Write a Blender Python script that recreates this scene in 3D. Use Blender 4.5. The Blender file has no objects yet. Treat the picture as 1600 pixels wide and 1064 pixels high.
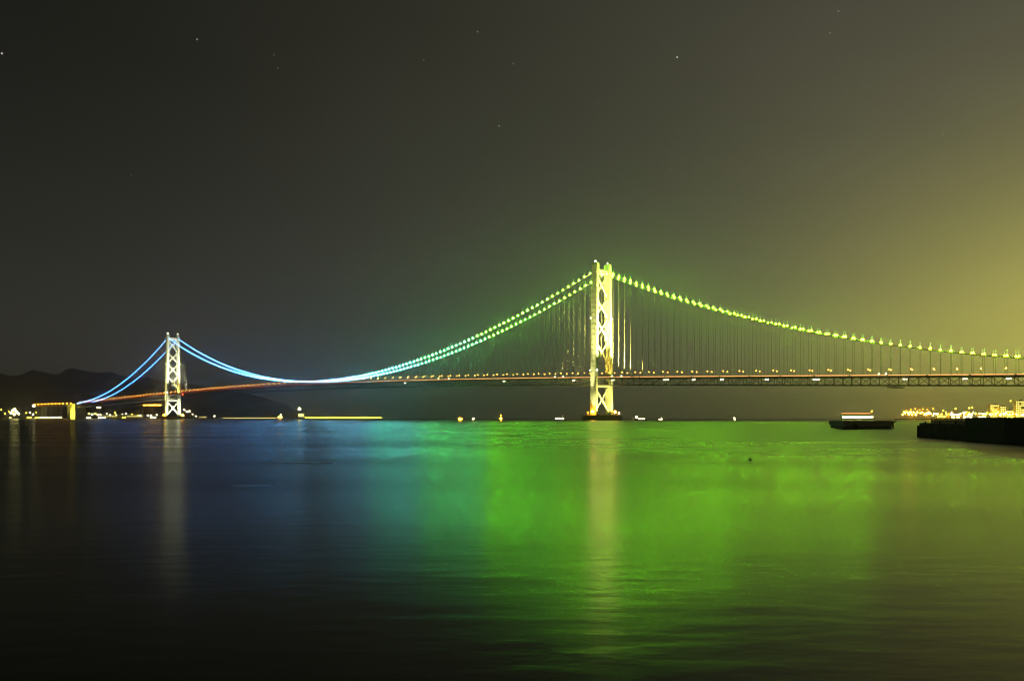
import bpy, bmesh, math, random
from mathutils import Vector, Matrix
import numpy as np

random.seed(7)
rng = random.Random(11)
scene = bpy.context.scene
col = scene.collection

# ------------------------------------------------------------------ camera
F = 1388.0            # focal length in pixels of the 1600 px wide photograph
HC = 4.0              # camera height above the water
HY = 653.5            # image row of the horizon
cam_data = bpy.data.cameras.new('camera')
cam_data.sensor_width = 36.0
cam_data.lens = 36.0 * F / 1600.0
cam_data.shift_y = (HY - 532.0) / 1600.0
cam_data.clip_start = 0.5
cam_data.clip_end = 120000.0
cam = bpy.data.objects.new('camera', cam_data)
cam.location = (0, 0, HC)
cam.rotation_euler = (math.radians(90), 0, 0)
col.objects.link(cam)
scene.camera = cam

scene.view_settings.view_transform = 'Standard'
scene.view_settings.look = 'None'
scene.view_settings.exposure = 0.0
scene.view_settings.gamma = 1.0
scene.render.engine = 'CYCLES'
cy = scene.cycles
cy.use_denoising = True
cy.denoiser = 'OPENIMAGEDENOISE'
cy.max_bounces = 6
cy.diffuse_bounces = 2
cy.glossy_bounces = 3
cy.transmission_bounces = 2
cy.volume_bounces = 0
cy.use_light_tree = True
cy.use_adaptive_sampling = False
cy.sample_clamp_indirect = 5.0
cy.sample_clamp_direct = 70.0
cy.caustics_reflective = True
cy.blur_glossy = 0.5
cy.filter_width = 1.25


def px(x, y, d):
    """world point seen at photo pixel (x, y) at depth d"""
    return Vector(((x - 800.0) / F * d, d, HC + (HY - y) / F * d))


# ------------------------------------------------------------------ night sky
world = bpy.data.worlds.new('World')
scene.world = world
world.use_nodes = True
wn = world.node_tree
wn.nodes.clear()


class Nodes:
    def __init__(self, tree):
        self.t = tree

    def n(self, kind, **kw):
        nd = self.t.nodes.new(kind)
        for k, v in kw.items():
            setattr(nd, k, v)
        return nd

    def put(self, sock, v):
        if isinstance(v, bpy.types.NodeSocket):
            self.t.links.new(v, sock)
        elif v is not None:
            sock.default_value = v

    def m(self, op, a, b=None, c=None, clamp=False):
        nd = self.n('ShaderNodeMath', operation=op, use_clamp=clamp)
        for i, v in enumerate((a, b, c)):
            self.put(nd.inputs[i], v)
        return nd.outputs[0]

    def v(self, op, a, b=None, out=0):
        nd = self.n('ShaderNodeVectorMath', operation=op)
        self.put(nd.inputs[0], a)
        if b is not None:
            if op == 'SCALE':
                self.put(nd.inputs[3], b)
            else:
                self.put(nd.inputs[1], b)
        return nd.outputs[out]


W = Nodes(wn)
tc = W.n('ShaderNodeTexCoord')
dirn = W.v('NORMALIZE', tc.outputs['Generated'])
az = math.radians(41)
glow_dir = (math.sin(az), math.cos(az), 0.0)


def gauss(sig, squash):
    dd_ = W.v('NORMALIZE', W.v('MULTIPLY', dirn, (1.0, 1.0, squash)))
    ang = W.m('ARCCOSINE', W.m('MINIMUM', W.v('DOT_PRODUCT', dd_, glow_dir, 1), 0.9999))
    q = W.m('DIVIDE', ang, math.radians(sig))
    return W.m('POWER', math.e, W.m('MULTIPLY', W.m('MULTIPLY', q, q), -0.5))


g1 = W.v('SCALE', (0.78, 0.70, 0.060), gauss(13.0, 1.9))     # sodium glow of the city on the right
g2 = W.v('SCALE', (0.099, 0.095, 0.064), gauss(30.0, 1.1))
sep = W.n('ShaderNodeSeparateXYZ')
W.put(sep.inputs[0], dirn)
el = W.m('DIVIDE', sep.outputs[2], 0.22)
low = W.v('SCALE', (0.026, 0.026, 0.0215), W.m('POWER', math.e, W.m('MULTIPLY', W.m('MULTIPLY', el, el), -1.0)))   # haze band along the horizon
sky = W.v('ADD', W.v('ADD', W.v('ADD', g1, g2), low), (0.0060, 0.0058, 0.0052))
# uneven thin cloud in the glow
nz = W.n('ShaderNodeTexNoise')
nz.inputs['Scale'].default_value = 3.0
nz.inputs['Detail'].default_value = 3.0
W.put(nz.inputs['Vector'], W.v('MULTIPLY', dirn, (1.0, 1.0, 3.0)))
sky = W.v('SCALE', sky, W.m('ADD', 0.86, W.m('MULTIPLY', nz.outputs[0], 0.28)))
stars = [(3, 84, 1.5), (308, 62, .55), (746, 50, .3), (1058, 90, 1.3), (1048, 265, .3), (780, 197, .4), (802, 100, .2),
         (434, 107, .12), (1310, 18, .3), (1297, 52, .25), (1473, 210, .2), (662, 95, .15), (933, 162, .15),
         (205, 274, .08), (610, 341, .12), (547, 376, .1), (428, 86, .1), (496, 89, .06), (1057, 221, .12), (835, 254, .1)]
for sx, sy, sb in stars:
    d = (px(sx, sy, 1.0) - Vector((0, 0, HC))).normalized()
    dist = W.v('DISTANCE', dirn, tuple(d), 1)
    fall = W.m('MULTIPLY', .6, W.m('MULTIPLY', W.m('MAXIMUM', W.m('SUBTRACT', 1.0, W.m('DIVIDE', dist, 0.0011)), 0.0), sb))
    sky = W.v('ADD', sky, W.v('SCALE', (1.0, .95, .85), fall))
bg = W.n('ShaderNodeBackground')
W.put(bg.inputs['Color'], sky)
bg.inputs['Strength'].default_value = 1.0
wo = W.n('ShaderNodeOutputWorld')
wn.links.new(bg.outputs[0], wo.inputs['Surface'])
world.cycles.sampling_method = 'MANUAL'
world.cycles.sample_map_resolution = 512

HAZE_DENSITY = 0.7e-4


# ------------------------------------------------------------------ materials
def mat(name, color, rough=0.6, metal=0.0, vary=0.25, scale=0.3, emit=None, strength=0.0):
    m = bpy.data.materials.new(name)
    m.use_nodes = True
    nt = m.node_tree
    b = nt.nodes['Principled BSDF']
    b.inputs['Roughness'].default_value = rough
    b.inputs['Metallic'].default_value = metal
    N = Nodes(nt)
    if emit is None:
        t = N.n('ShaderNodeTexCoord')
        no = N.n('ShaderNodeTexNoise')
        no.inputs['Scale'].default_value = scale
        no.inputs['Detail'].default_value = 5.0
        nt.links.new(t.outputs['Object'], no.inputs['Vector'])
        f = N.m('ADD', 1.0 - vary, N.m('MULTIPLY', no.outputs[0], 2 * vary))
        nt.links.new(N.v('SCALE', tuple(color), f), b.inputs['Base Color'])
    else:
        b.inputs['Base Color'].default_value = (*color, 1)
        b.inputs['Emission Color'].default_value = (*emit, 1)
        b.inputs['Emission Strength'].default_value = strength
    return m


def glow(name, emit, strength):
    m = mat(name, (.05, .05, .05), emit=emit, strength=strength)
    try:
        m.cycles.emission_sampling = 'FRONT'
    except Exception:
        pass
    return m


M = {}
M['tower'] = mat('painted_steel_tower', (.50, .54, .46), .55, 0, .10, .12)
M['steel'] = mat('painted_steel_truss', (.30, .33, .28), .6, 0, .2, .2)
M['cable'] = mat('cable_wrap', (.45, .48, .44), .6, 0, .1, .5)
M['hanger'] = mat('hanger_rope', (.24, .255, .225), .6, 0, .08, .5)
M['asphalt'] = mat('asphalt', (.05, .05, .05), .8)
M['concrete'] = mat('concrete', (.32, .31, .28), .85, 0, .35, .25)
M['old_concrete'] = mat('stained_concrete', (.46, .41, .28), .9, 0, .4, .55)
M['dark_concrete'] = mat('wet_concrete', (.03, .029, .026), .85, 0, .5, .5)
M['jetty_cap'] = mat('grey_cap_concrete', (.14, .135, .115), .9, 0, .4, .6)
M['rubber'] = mat('black_rubber', (.015, .015, .015), .7)
M['lamp_post'] = mat('galvanised_post', (.3, .3, .29), .5, .3)
M['housing'] = mat('lamp_housing', (.10, .10, .10), .5)
M['hull'] = mat('hull_paint', (.10, .11, .13), .5, 0, .2, .1)
M['white_paint'] = mat('white_paint', (.70, .70, .67), .5, 0, .1, .2)
M['wall'] = mat('plaster_wall', (.42, .39, .33), .85, 0, .2, .15)
M['city_wall'] = mat('lamplit_plaster', (.52, .46, .20), .85, 0, .15, .2)  # yellow light of nearby lamps is put into the wall colour
M['roof'] = mat('roof_tiles', (.09, .085, .08), .8)
M['rock'] = mat('shore_rock', (.08, .075, .065), .9, 0, .5, .05)
M['hill'] = mat('wooded_hill', (.035, .045, .028), 1.0, 0, .5, .01)
M['g_warm'] = glow('warm_lit_window', (1, .72, .32), 12.0)
M['g_white'] = glow('white_light', (1, .92, .50), 26.0)
M['g_whiteb'] = glow('bright_white_light', (1, .88, .30), 28.0)
M['g_yellow'] = glow('yellow_light', (1, .76, .04), 30.0)
M['g_orange'] = glow('sodium_light', (1, .32, .015), 26.0)
M['g_amber'] = glow('amber_light', (1, .45, .02), 110.0)
M['g_street'] = glow('street_lamp_glass', (1, .36, .045), 24.0)
M['g_ferry'] = glow('orange_deck_light', (1, .36, .10), 2.6)
M['g_red'] = glow('red_signal_light', (1, .06, .03), 14.0)
M['g_dimyellow'] = glow('dim_lit_window', (1, .80, .16), 3.5)


# ------------------------------------------------------------------ mesh helpers
class MB:
    def __init__(self):
        self.v, self.f, self.mi = [], [], []

    def add(self, vs, fs, mi=0):
        o = len(self.v)
        self.v += [tuple(p) for p in vs]
        self.f += [tuple(i + o for i in q) for q in fs]
        self.mi += [mi] * len(fs)
        return self

    def box(self, c, s, rz=0.0, mi=0):
        x, y, z = s[0] / 2, s[1] / 2, s[2] / 2
        co, si = math.cos(rz), math.sin(rz)
        vs = []
        for dz in (-z, z):
            for dx, dy in ((-x, -y), (x, -y), (x, y), (-x, y)):
                vs.append((c[0] + dx * co - dy * si, c[1] + dx * si + dy * co, c[2] + dz))
        return self.add(vs, [(3, 2, 1, 0), (4, 5, 6, 7), (0, 1, 5, 4), (1, 2, 6, 5), (2, 3, 7, 6), (3, 0, 4, 7)], mi)

    def beam(self, a, b, w, h, up=Vector((0, 0, 1)), mi=0, w2=None, h2=None):
        a, b = Vector(a), Vector(b)
        d = (b - a).normalized()
        s = d.cross(Vector(up))
        if s.length < 1e-5:
            s = d.cross(Vector((1, 0, 0)))
        s.normalize()
        u = s.cross(d).normalized()
        vs = []
        for p, ww, hh in ((a, w, h), (b, w2 or w, h2 or h)):
            for i, j in ((-1, -1), (1, -1), (1, 1), (-1, 1)):
                vs.append(p + s * (i * ww / 2) + u * (j * hh / 2))
        return self.add(vs, [(0, 1, 2, 3), (7, 6, 5, 4), (0, 4, 5, 1), (1, 5, 6, 2), (2, 6, 7, 3), (3, 7, 4, 0)], mi)

    def tube(self, pts, r, n=8, mi=0, caps=True):
        pts = [Vector(p) for p in pts]
        rs = r if isinstance(r, (list, tuple)) else [r] * len(pts)
        vs = []
        for i, p in enumerate(pts):
            d = (pts[min(i + 1, len(pts) - 1)] - pts[max(i - 1, 0)]).normalized()
            ref = Vector((0, 0, 1)) if abs(d.z) < .9 else Vector((1, 0, 0))
            s = d.cross(ref).normalized()
            u = s.cross(d)
            for k in range(n):
                a = 2 * math.pi * k / n
                vs.append(p + (s * math.cos(a) + u * math.sin(a)) * rs[i])
        fs = []
        for i in range(len(pts) - 1):
            for k in range(n):
                fs.append((i * n + k, (i + 1) * n + k, (i + 1) * n + (k + 1) % n, i * n + (k + 1) % n))
        if caps:
            fs.append(tuple(range(n)))
            fs.append(tuple((len(pts) - 1) * n + k for k in reversed(range(n))))
        return self.add(vs, fs, mi)

    def ball(self, c, r, mi=0, sub=1, sc=(1, 1, 1)):
        bm = bmesh.new()
        bmesh.ops.create_icosphere(bm, subdivisions=sub, radius=r)
        bm.verts.ensure_lookup_table()
        vs = [(c[0] + v.co.x * sc[0], c[1] + v.co.y * sc[1], c[2] + v.co.z * sc[2]) for v in bm.verts]
        fs = [tuple(v.index for v in f.verts) for f in bm.faces]
        bm.free()
        return self.add(vs, fs, mi)

    def prism(self, poly, z0, z1, mi=0):
        n = len(poly)
        vs = [(x, y, z0) for x, y in poly] + [(x, y, z1) for x, y in poly]
        fs = [tuple(reversed(range(n))), tuple(range(n, 2 * n))]
        fs += [(i, (i + 1) % n, n + (i + 1) % n, n + i) for i in range(n)]
        return self.add(vs, fs, mi)

    def mesh(self, name, mats, smooth=False):
        me = bpy.data.meshes.new(name)
        me.from_pydata(self.v, [], self.f)
        for m in (mats if isinstance(mats, (list, tuple)) else [mats]):
            me.materials.append(m)
        me.polygons.foreach_set('material_index', self.mi)
        if smooth:
            me.polygons.foreach_set('use_smooth', [True] * len(me.polygons))
        me.update()
        return me

    def build(self, name, mats, parent=None, smooth=False):
        return link(name, self.mesh(name, mats, smooth), parent)


def link(name, data, parent=None, loc=None, rz=None, scale=None):
    o = bpy.data.objects.new(name, data)
    col.objects.link(o)
    if parent is not None:
        o.parent = parent
    if loc is not None:
        o.location = loc
    if rz is not None:
        o.rotation_euler = (0, 0, rz)
    if scale is not None:
        o.scale = scale
    return o


def tag(o, label=None, cat=None, group=None, kind=None):
    if label:
        o['label'] = label
    if cat:
        o['category'] = cat
    if group:
        o['group'] = group
    if kind:
        o['kind'] = kind
    return o


ONES = ['', 'first', 'second', 'third', 'fourth', 'fifth', 'sixth', 'seventh', 'eighth', 'ninth', 'tenth', 'eleventh', 'twelfth', 'thirteenth', 'fourteenth', 'fifteenth', 'sixteenth', 'seventeenth', 'eighteenth', 'nineteenth']
TENS = ['', '', 'twent', 'thirt', 'fort', 'fift', 'sixt', 'sevent', 'eight', 'ninet']


def ordinal(n):
    if n < 20:
        return ONES[n]
    return TENS[n // 10] + ('ieth' if n % 10 == 0 else 'y-' + ONES[n % 10])


def copy_tree(o, parent=None):
    c = o.copy()
    col.objects.link(c)
    c.parent = parent
    for ch in list(o.children):
        copy_tree(ch, c)
    return c


# ------------------------------------------------------------------ water
def water_material():
    m = bpy.data.materials.new('sea_water')
    m.use_nodes = True
    nt = m.node_tree
    nt.nodes.clear()
    N = Nodes(nt)
    b = N.n('ShaderNodeBsdfAnisotropic', distribution='BECKMANN')     # sea slopes are Gaussian
    b.inputs['Color'].default_value = (.98, 1, .88, 1)
    deep = N.n('ShaderNodeBsdfDiffuse')
    deep.inputs['Color'].default_value = (.004, .006, .006, 1)
    # mean Fresnel reflectance of a wind-roughened sea: the facets' slopes keep it below 1 at grazing angles
    ge = N.n('ShaderNodeNewGeometry')
    ci = N.v('DOT_PRODUCT', ge.outputs['Incoming'], (0, 0, 1), 1)
    ce = N.m('SQRT', N.m('ADD', N.m('MULTIPLY', ci, ci), .15 ** 2))
    fres = N.m('ADD', .02, N.m('MULTIPLY', .98, N.m('POWER', N.m('SUBTRACT', 1.0, ce, None, True), 5.0)))
    mx = N.n('ShaderNodeMixShader')
    nt.links.new(fres, mx.inputs[0])
    nt.links.new(deep.outputs[0], mx.inputs[1])
    nt.links.new(b.outputs[0], mx.inputs[2])
    ou = N.n('ShaderNodeOutputMaterial')
    nt.links.new(mx.outputs[0], ou.inputs['Surface'])
    t = N.n('ShaderNodeTexCoord')

    def noise(scale, detail, sx=1.0, sy=1.0, rot=0.0):
        mp = N.n('ShaderNodeMapping')
        mp.inputs['Scale'].default_value = (sx, sy, 1)
        mp.inputs['Rotation'].default_value = (0, 0, rot)
        nt.links.new(t.outputs['Object'], mp.inputs['Vector'])
        no = N.n('ShaderNodeTexNoise')
        no.inputs['Scale'].default_value = scale
        no.inputs['Detail'].default_value = detail
        nt.links.new(mp.outputs[0], no.inputs['Vector'])
        return no.outputs[0]

    slick = noise(0.05, 1.2, .45, 1.0, .3)        # current streaks and slicks
    slick2 = noise(0.007, 1.5, .35, 1.0, .15)
    s = N.m('ADD', N.m('MULTIPLY', slick, .55), N.m('MULTIPLY', slick2, .45))
    ramp = N.n('ShaderNodeMapRange', interpolation_type='SMOOTHSTEP')
    ramp.inputs['From Min'].default_value = .34
    ramp.inputs['From Max'].default_value = .64
    ramp.inputs['To Min'].default_value = .185
    ramp.inputs['To Max'].default_value = .295
    nt.links.new(s, ramp.inputs['Value'])
    # offshore the wind ruffles the right half while the left half lies in the lee
    sxy = N.n('ShaderNodeSeparateXYZ')
    nt.links.new(t.outputs['Object'], sxy.inputs[0])

    def smooth(v, lo, hi):
        q = N.n('ShaderNodeMapRange', interpolation_type='SMOOTHSTEP')
        q.inputs['From Min'].default_value = lo
        q.inputs['From Max'].default_value = hi
        nt.links.new(v, q.inputs['Value'])
        return q.outputs[0]
    off = N.m('MULTIPLY', smooth(sxy.outputs[1], 50.0, 190.0), N.m('SUBTRACT', N.m('MULTIPLY', smooth(sxy.outputs[0], -110.0, 120.0), .16), .055))
    nt.links.new(N.m('ADD', ramp.outputs[0], off), b.inputs['Roughness'])
    h = N.m('ADD', N.m('MULTIPLY', noise(.35, 2.0, .5, 1.0, .2), .07),
            N.m('MULTIPLY', noise(1.3, 4.0, .45, 1.0, .15), .05))
    bp = N.n('ShaderNodeBump')
    bp.inputs['Distance'].default_value = 0.35
    # short ripples run only in the shallows by the near shore
    sx_ = N.n('ShaderNodeSeparateXYZ')
    nt.links.new(t.outputs['Object'], sx_.inputs[0])
    nt.links.new(N.m('MULTIPLY', 1.0, N.m('SUBTRACT', 1.0, N.m('DIVIDE', N.m('SUBTRACT', sx_.outputs[1], 14.0), 60.0), None, True)), bp.inputs['Strength'])
    nt.links.new(h, bp.inputs['Height'])
    nt.links.new(bp.outputs[0], b.inputs['Normal'])
    return m


WM = water_material()
FAR = 26000.0
wb = MB()
wb.add([(-FAR, -400, 0), (FAR, -400, 0), (FAR, FAR, 0), (-FAR, FAR, 0)], [(0, 1, 2, 3)])
sea = wb.build('sea_water', WM)
tag(sea, kind='structure')

# ------------------------------------------------------------------ bridge geometry
TOP_R = Vector((172.6, 1712.0))          # near tower on plan
UDIR = Vector((-0.6911, 0.7228))         # towards the far tower
VDIR = Vector((0.7228, 0.6911))          # across the bridge, away from the camera
SPAN, SIDE, PANEL = 1991.0, 960.0, 14.2
RZ = math.atan2(UDIR.y, UDIR.x)
TEND = -800.0                            # the near side span runs out of frame here... built on to its end
HALF = 17.75


def bp3(t, s, z):
    p = TOP_R + UDIR * t + VDIR * s
    return Vector((p.x, p.y, z))


_dk = np.polyfit([-960, -740, 0, 995, 1991, 2951], [55.0, 62.4, 81.0, 98.0, 87.5, 66.0], 4)


def deck(t):
    return float(np.polyval(_dk, t))


ZS, ZC, ZA, SAG = 286.0, 103.0, 66.5, 48.0


def cable_z(t):
    if 0 <= t <= SPAN:
        q = (t - SPAN / 2) / (SPAN / 2)
        return ZC + (ZS - ZC) * q * q
    k = (-t if t < 0 else t - SPAN) / SIDE
    return ZS + (ZA - ZS) * k - 4 * SAG * k * (1 - k)


bridge = bpy.data.objects.new('suspension_bridge', None)
col.objects.link(bridge)
bridge.location = bp3(0, 0, 0)
tag(bridge, 'long suspension bridge with two floodlit towers and cables of blue and green lamps', 'bridge')
ORI = bridge.location.copy()


def rel(p):
    return Vector(p) - ORI


# ---- lamp colours along the bridge
stops = [(-960, (.52, 1, .006)), (-350, (.32, 1, .008)), (0, (.26, 1, .010)), (230, (.19, 1, .025)), (420, (.12, 1, .22)),
         (620, (.10, .85, .62)), (850, (.14, .62, 1)), (1150, (.09, .46, 1)), (1500, (.08, .37, 1)), (1991, (.08, .33, 1)), (2951, (.07, .30, 1))]


def lamp_col(t):
    for (a, ca), (b, cb) in zip(stops, stops[1:]):
        if t <= b:
            k = max(0, (t - a) / (b - a))
            return tuple(ca[i] + (cb[i] - ca[i]) * k for i in range(3))
    return stops[-1][1]


NCOL = 18
lamp_mats, lamp_mesh, flare_mats = [], [], []
for i in range(NCOL):
    tt = -960 + (i + .5) / NCOL * (SPAN + 2 * SIDE)
    c = lamp_col(tt)
    power = max(105.0, 270 + (tt + 250) * .36) if tt < -250 else 270.0 if tt < 450 else 240.0 if tt < 750 else max(48.0, 240 - (tt - 750) * .165)
    lamp_mats.append(glow('cable_lamp_light', c, power))
    flare_mats.append(glow('cable_lamp_flare', tuple(.15 + .85 * q for q in c), 3.5))  # glow of the flare spike above each lamp


def lamp_bits(mb, p, k=None, rad=1.35, flares=True):
    if k is None:
        a, b, c = 0, 1, 2
    else:
        a, b, c = k, NCOL + k, 2 * NCOL
    mb.box((p[0], p[1], p[2] + .75), (.5, .5, .5), RZ, c)
    mb.ball((p[0], p[1], p[2] + 2.1), rad, a, 1)
    if flares:
        mb.tube([(p[0], p[1], p[2] + 4.6), (p[0], p[1], p[2] + 9.4)], [.10, .10], 5, b)  # made-up glowing rod standing for the lamp's flare spike


for i in range(NCOL):
    mb = MB()
    lamp_bits(mb, (0, 0, 0), None, 1.35 if i < 8 else 1.15, i < 9)
    lamp_mesh.append(mb.mesh('cable_lamp', [lamp_mats[i], flare_mats[i], M['housing']]))


def col_idx(t):
    return min(NCOL - 1, max(0, int((t + 960) / (SPAN + 2 * SIDE) * NCOL)))


# main cables
ts = list(np.arange(-SIDE, SPAN + SIDE + 1, PANEL / 2))
ts = sorted(set([round(float(x), 2) for x in ts] + [0.0, SPAN]))
cables = []
for s in (-HALF, HALF):
    mb = MB()
    mb.tube([rel(bp3(t, s, cable_z(t))) for t in ts], .56, 8)
    cables.append(mb.build('main_cable', M['cable'], bridge, True))
lamp_spots = []
nmain = int(round(SPAN / PANEL))
for s, cb in zip((-HALF, HALF), cables):
    for k in range(1, nmain):
        lamp_spots.append((k * SPAN / nmain, s, cb))
    nside = int(round(SIDE / PANEL))
    for k in range(1, nside):
        if k * PANEL < 800:
            lamp_spots.append((-k * SIDE / nside, s, cb))
        lamp_spots.append((SPAN + k * SIDE / nside, s, cb))
lamp_spots.sort(key=lambda q: bp3(q[0], q[1], 0).length)
far_lamps = MB()
for i, (t, s, cb) in enumerate(lamp_spots):
    p = rel(bp3(t, s, cable_z(t)))
    if i < 300:
        link('cable_lamp', lamp_mesh[col_idx(t)], cb, p, None, (lambda q: (q, q, q))(rng.uniform(.86, 1.12)))
    else:
        lamp_bits(far_lamps, p, col_idx(t), .95, False)
tag(far_lamps.build('far_cable_lamps', lamp_mats + flare_mats + [M['housing']], bridge), kind='stuff')

# hangers
hm = MB()
hm.tube([(0, 0, 0), (0, 0, 1)], .24, 6)
hanger_mesh = hm.mesh('hanger', M['hanger'], True)
far_h = MB()
n_h = 0
for t, s, cb in lamp_spots:
    z0, z1 = deck(t) - 1.0, cable_z(t) - .5
    if z1 - z0 < 1.5:
        continue
    if n_h < 300:
        link('hanger', hanger_mesh, bridge, rel(bp3(t, s, z0)), 0, (1, 1, z1 - z0))
    else:
        far_h.tube([rel(bp3(t, s, z0)), rel(bp3(t, s, z1))], .24, 5)
    n_h += 1
tag(far_h.build('far_hangers', M['hanger'], bridge), kind='stuff')

# deck and truss
tds = [float(x) for x in np.arange(-SIDE, SPAN + SIDE + .1, PANEL)]
HW = 16.2


def strip(s0, s1, dz0, dz1, seq):
    mb = MB()
    vs, fs = [], []
    for t in seq:
        z = deck(t)
        vs += [rel(bp3(t, s0, z + dz0)), rel(bp3(t, s1, z + dz0)), rel(bp3(t, s1, z + dz1)), rel(bp3(t, s0, z + dz1))]
    for i in range(len(seq) - 1):
        a, b = i * 4, i * 4 + 4
        for k in range(4):
            fs.append((a + k, a + (k + 1) % 4, b + (k + 1) % 4, b + k))
    fs.append((3, 2, 1, 0))
    e = len(vs) - 4
    fs.append((e, e + 1, e + 2, e + 3))
    mb.add(vs, fs)
    return mb


strip(-HW, HW, -1.0, 0, tds).build('road_deck', M['asphalt'], bridge)
for s in (-HW, HW):
    strip(s - .7, s + .7, -2.4, -1.02, tds).build('top_chord', M['steel'], bridge)
    strip(s - .7, s + .7, -14.6, -13.2, tds).build('bottom_chord', M['steel'], bridge)
    strip(s - .15, s + .15, .02, 1.0, tds).build('parapet', M['steel'], bridge)
strip(-1.5, 1.5, -13.9, -13.5, tds).build('inspection_walkway', M['steel'], bridge)
far_truss = MB()
post_mesh = MB().box((0, 0, 0), (.8, .8, 11.0), RZ).mesh('truss_post', M['steel'])
for s in (-HW, HW):
    for i, t in enumerate(tds):
        c = rel(bp3(t, s, deck(t) - 7.8))
        near = s < 0 and -800 < t < 1100
        if near:
            link('truss_post', post_mesh, bridge, c)
        elif t > -800:
            far_truss.box(c, (.8, .8, 11.0), RZ)
        if i + 1 < len(tds) and t > -800:
            t2 = tds[i + 1]
            za, zb = (-2.4, -13.2) if i % 2 else (-13.2, -2.4)
            a, b = rel(bp3(t, s, deck(t) + za)), rel(bp3(t2, s, deck(t2) + zb))
            if near:
                MB().beam(a, b, .7, .7).build('truss_diagonal', M['steel'], bridge)
            else:
                far_truss.beam(a, b, .7, .7)
for i, t in enumerate(tds):                      # floor beams between the two trusses
    if t > -800:
        far_truss.beam(rel(bp3(t, -HW + .72, deck(t) - 13.9)), rel(bp3(t, HW - .72, deck(t) - 13.9)), .7, .9)
        far_truss.beam(rel(bp3(t, -HW + .72, deck(t) - 1.8)), rel(bp3(t, HW - .72, deck(t) - 1.8)), .7, 1.4)
tag(far_truss.build('far_truss_members', M['steel'], bridge), kind='stuff')

# made-up glowing strips for the traffic's light trails, hot orange on the near half turning red towards the island
seg = 4 * PANEL
t = -SIDE + 3
k = 0
trail_mats = [glow('traffic_trail', (1, .44 - .34 * q, .13 - .09 * q), 1.6 - 1.2 * q) for q in (0, .15, .35, .6, .85, 1)]
while t + seg < SPAN + SIDE:
    q = min(1, max(0, (t - 250) / 900))
    strip(-HW - .45, -HW - .2, .1, 1.4, list(np.linspace(t + 1.4, t + seg - 1.4, 4))).build('traffic_trail', trail_mats[int(round(q * 5))], bridge)
    t += seg

# small white lamps hung on the truss side
ub = MB()
ub.box((0, 0, 0), (6.5, .5, .8), 0, 1).box((0, -.4, -.1), (6.0, .3, .55), 0, 0)
under_mesh = ub.mesh('truss_lamp', [M['g_white'], M['housing']])
for x in (967, 1048, 1052, 1093, 1137, 1207, 1282, 1286, 1422, 1515, 1583, 642, 906, 797):
    r = (x - 800) / F
    t = (TOP_R.x - r * TOP_R.y) / (r * UDIR.y - UDIR.x)
    link('truss_lamp', under_mesh, bridge, rel(bp3(t, -HW - 1.1, deck(t) - 5.0)), RZ + math.pi)
# white work lamps standing on the deck edge
wl = MB()
wl.tube([(0, 0, 0), (0, 0, 1.6)], .15, 6, 1).ball((0, 0, 2.3), .8, 0, 1)
work_mesh = wl.mesh('deck_work_lamp', [M['g_white'], M['housing']])
for x in (876, 889, 965, 980, 1392, 1381, 694, 710, 266):
    r = (x - 800) / F
    t = (TOP_R.x - r * TOP_R.y) / (r * UDIR.y - UDIR.x)
    link('deck_work_lamp', work_mesh, bridge, rel(bp3(t, -HW - .6, deck(t) + .3)))
# inspection gantry below the near side span
gt = -565
gm = MB()
gm.box(rel(bp3(gt, 0, deck(gt) - 17.0)), (12, 34, 1.2), RZ)
for dt in (-5, 5):
    for s in (-15, 15):
        p = bp3(gt + dt, s, deck(gt) - 14.7)
        gm.tube([rel(p), rel(p - Vector((0, 0, 1.8)))], .3, 6)
    gm.box(rel(bp3(gt + dt, 0, deck(gt) - 15.9)), (.3, 34, .3), RZ)
gm.build('inspection_gantry', M['steel'], bridge)
# red signal lamp under the far part of the deck
rt = 1868
rb = MB()
rb.tube([(0, 0, 0), (0, 0, -1.5)], .3, 6, 1).ball((0, 0, -3.2), 2.0, 0, 2)
rb.build('red_signal_lamp', [M['g_red'], M['housing']], bridge).location = rel(bp3(rt, -HW - .9, deck(rt) - .5))

# ------------------------------------------------------------------ towers
XN = [282, 237, 198, 154, 108]           # leg nodes of the four crosses above the deck


def leg_s(z):
    return 23.2 + (17.75 - 23.2) * z / 297.0


def spot(parent, p, target, power, ang_deg, color, radius=.8, blend=.5):
    ld = bpy.data.lights.new('floodlight_beam', 'SPOT')
    ld.energy = power
    ld.spot_size = math.radians(ang_deg)
    ld.spot_blend = blend
    ld.color = color
    ld.shadow_soft_size = radius
    lo = bpy.data.objects.new('floodlight_beam', ld)
    col.objects.link(lo)
    d = (Vector(target) - Vector(p)).normalized()
    lo.rotation_euler = d.to_track_quat('-Z', 'Y').to_euler()
    lo.location = Vector(p) + d * 1.2 - ORI
    lo.parent = parent
    fx = MB()
    fx.beam(Vector(p) - ORI - d * .7, Vector(p) - ORI + d * .7, 1.6, 1.6)
    fx.beam(Vector(p) - ORI - Vector((0, 0, 2.0)), Vector(p) - ORI - d * .2, .4, .4)
    fx.build('floodlight', M['housing'], parent)


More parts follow.
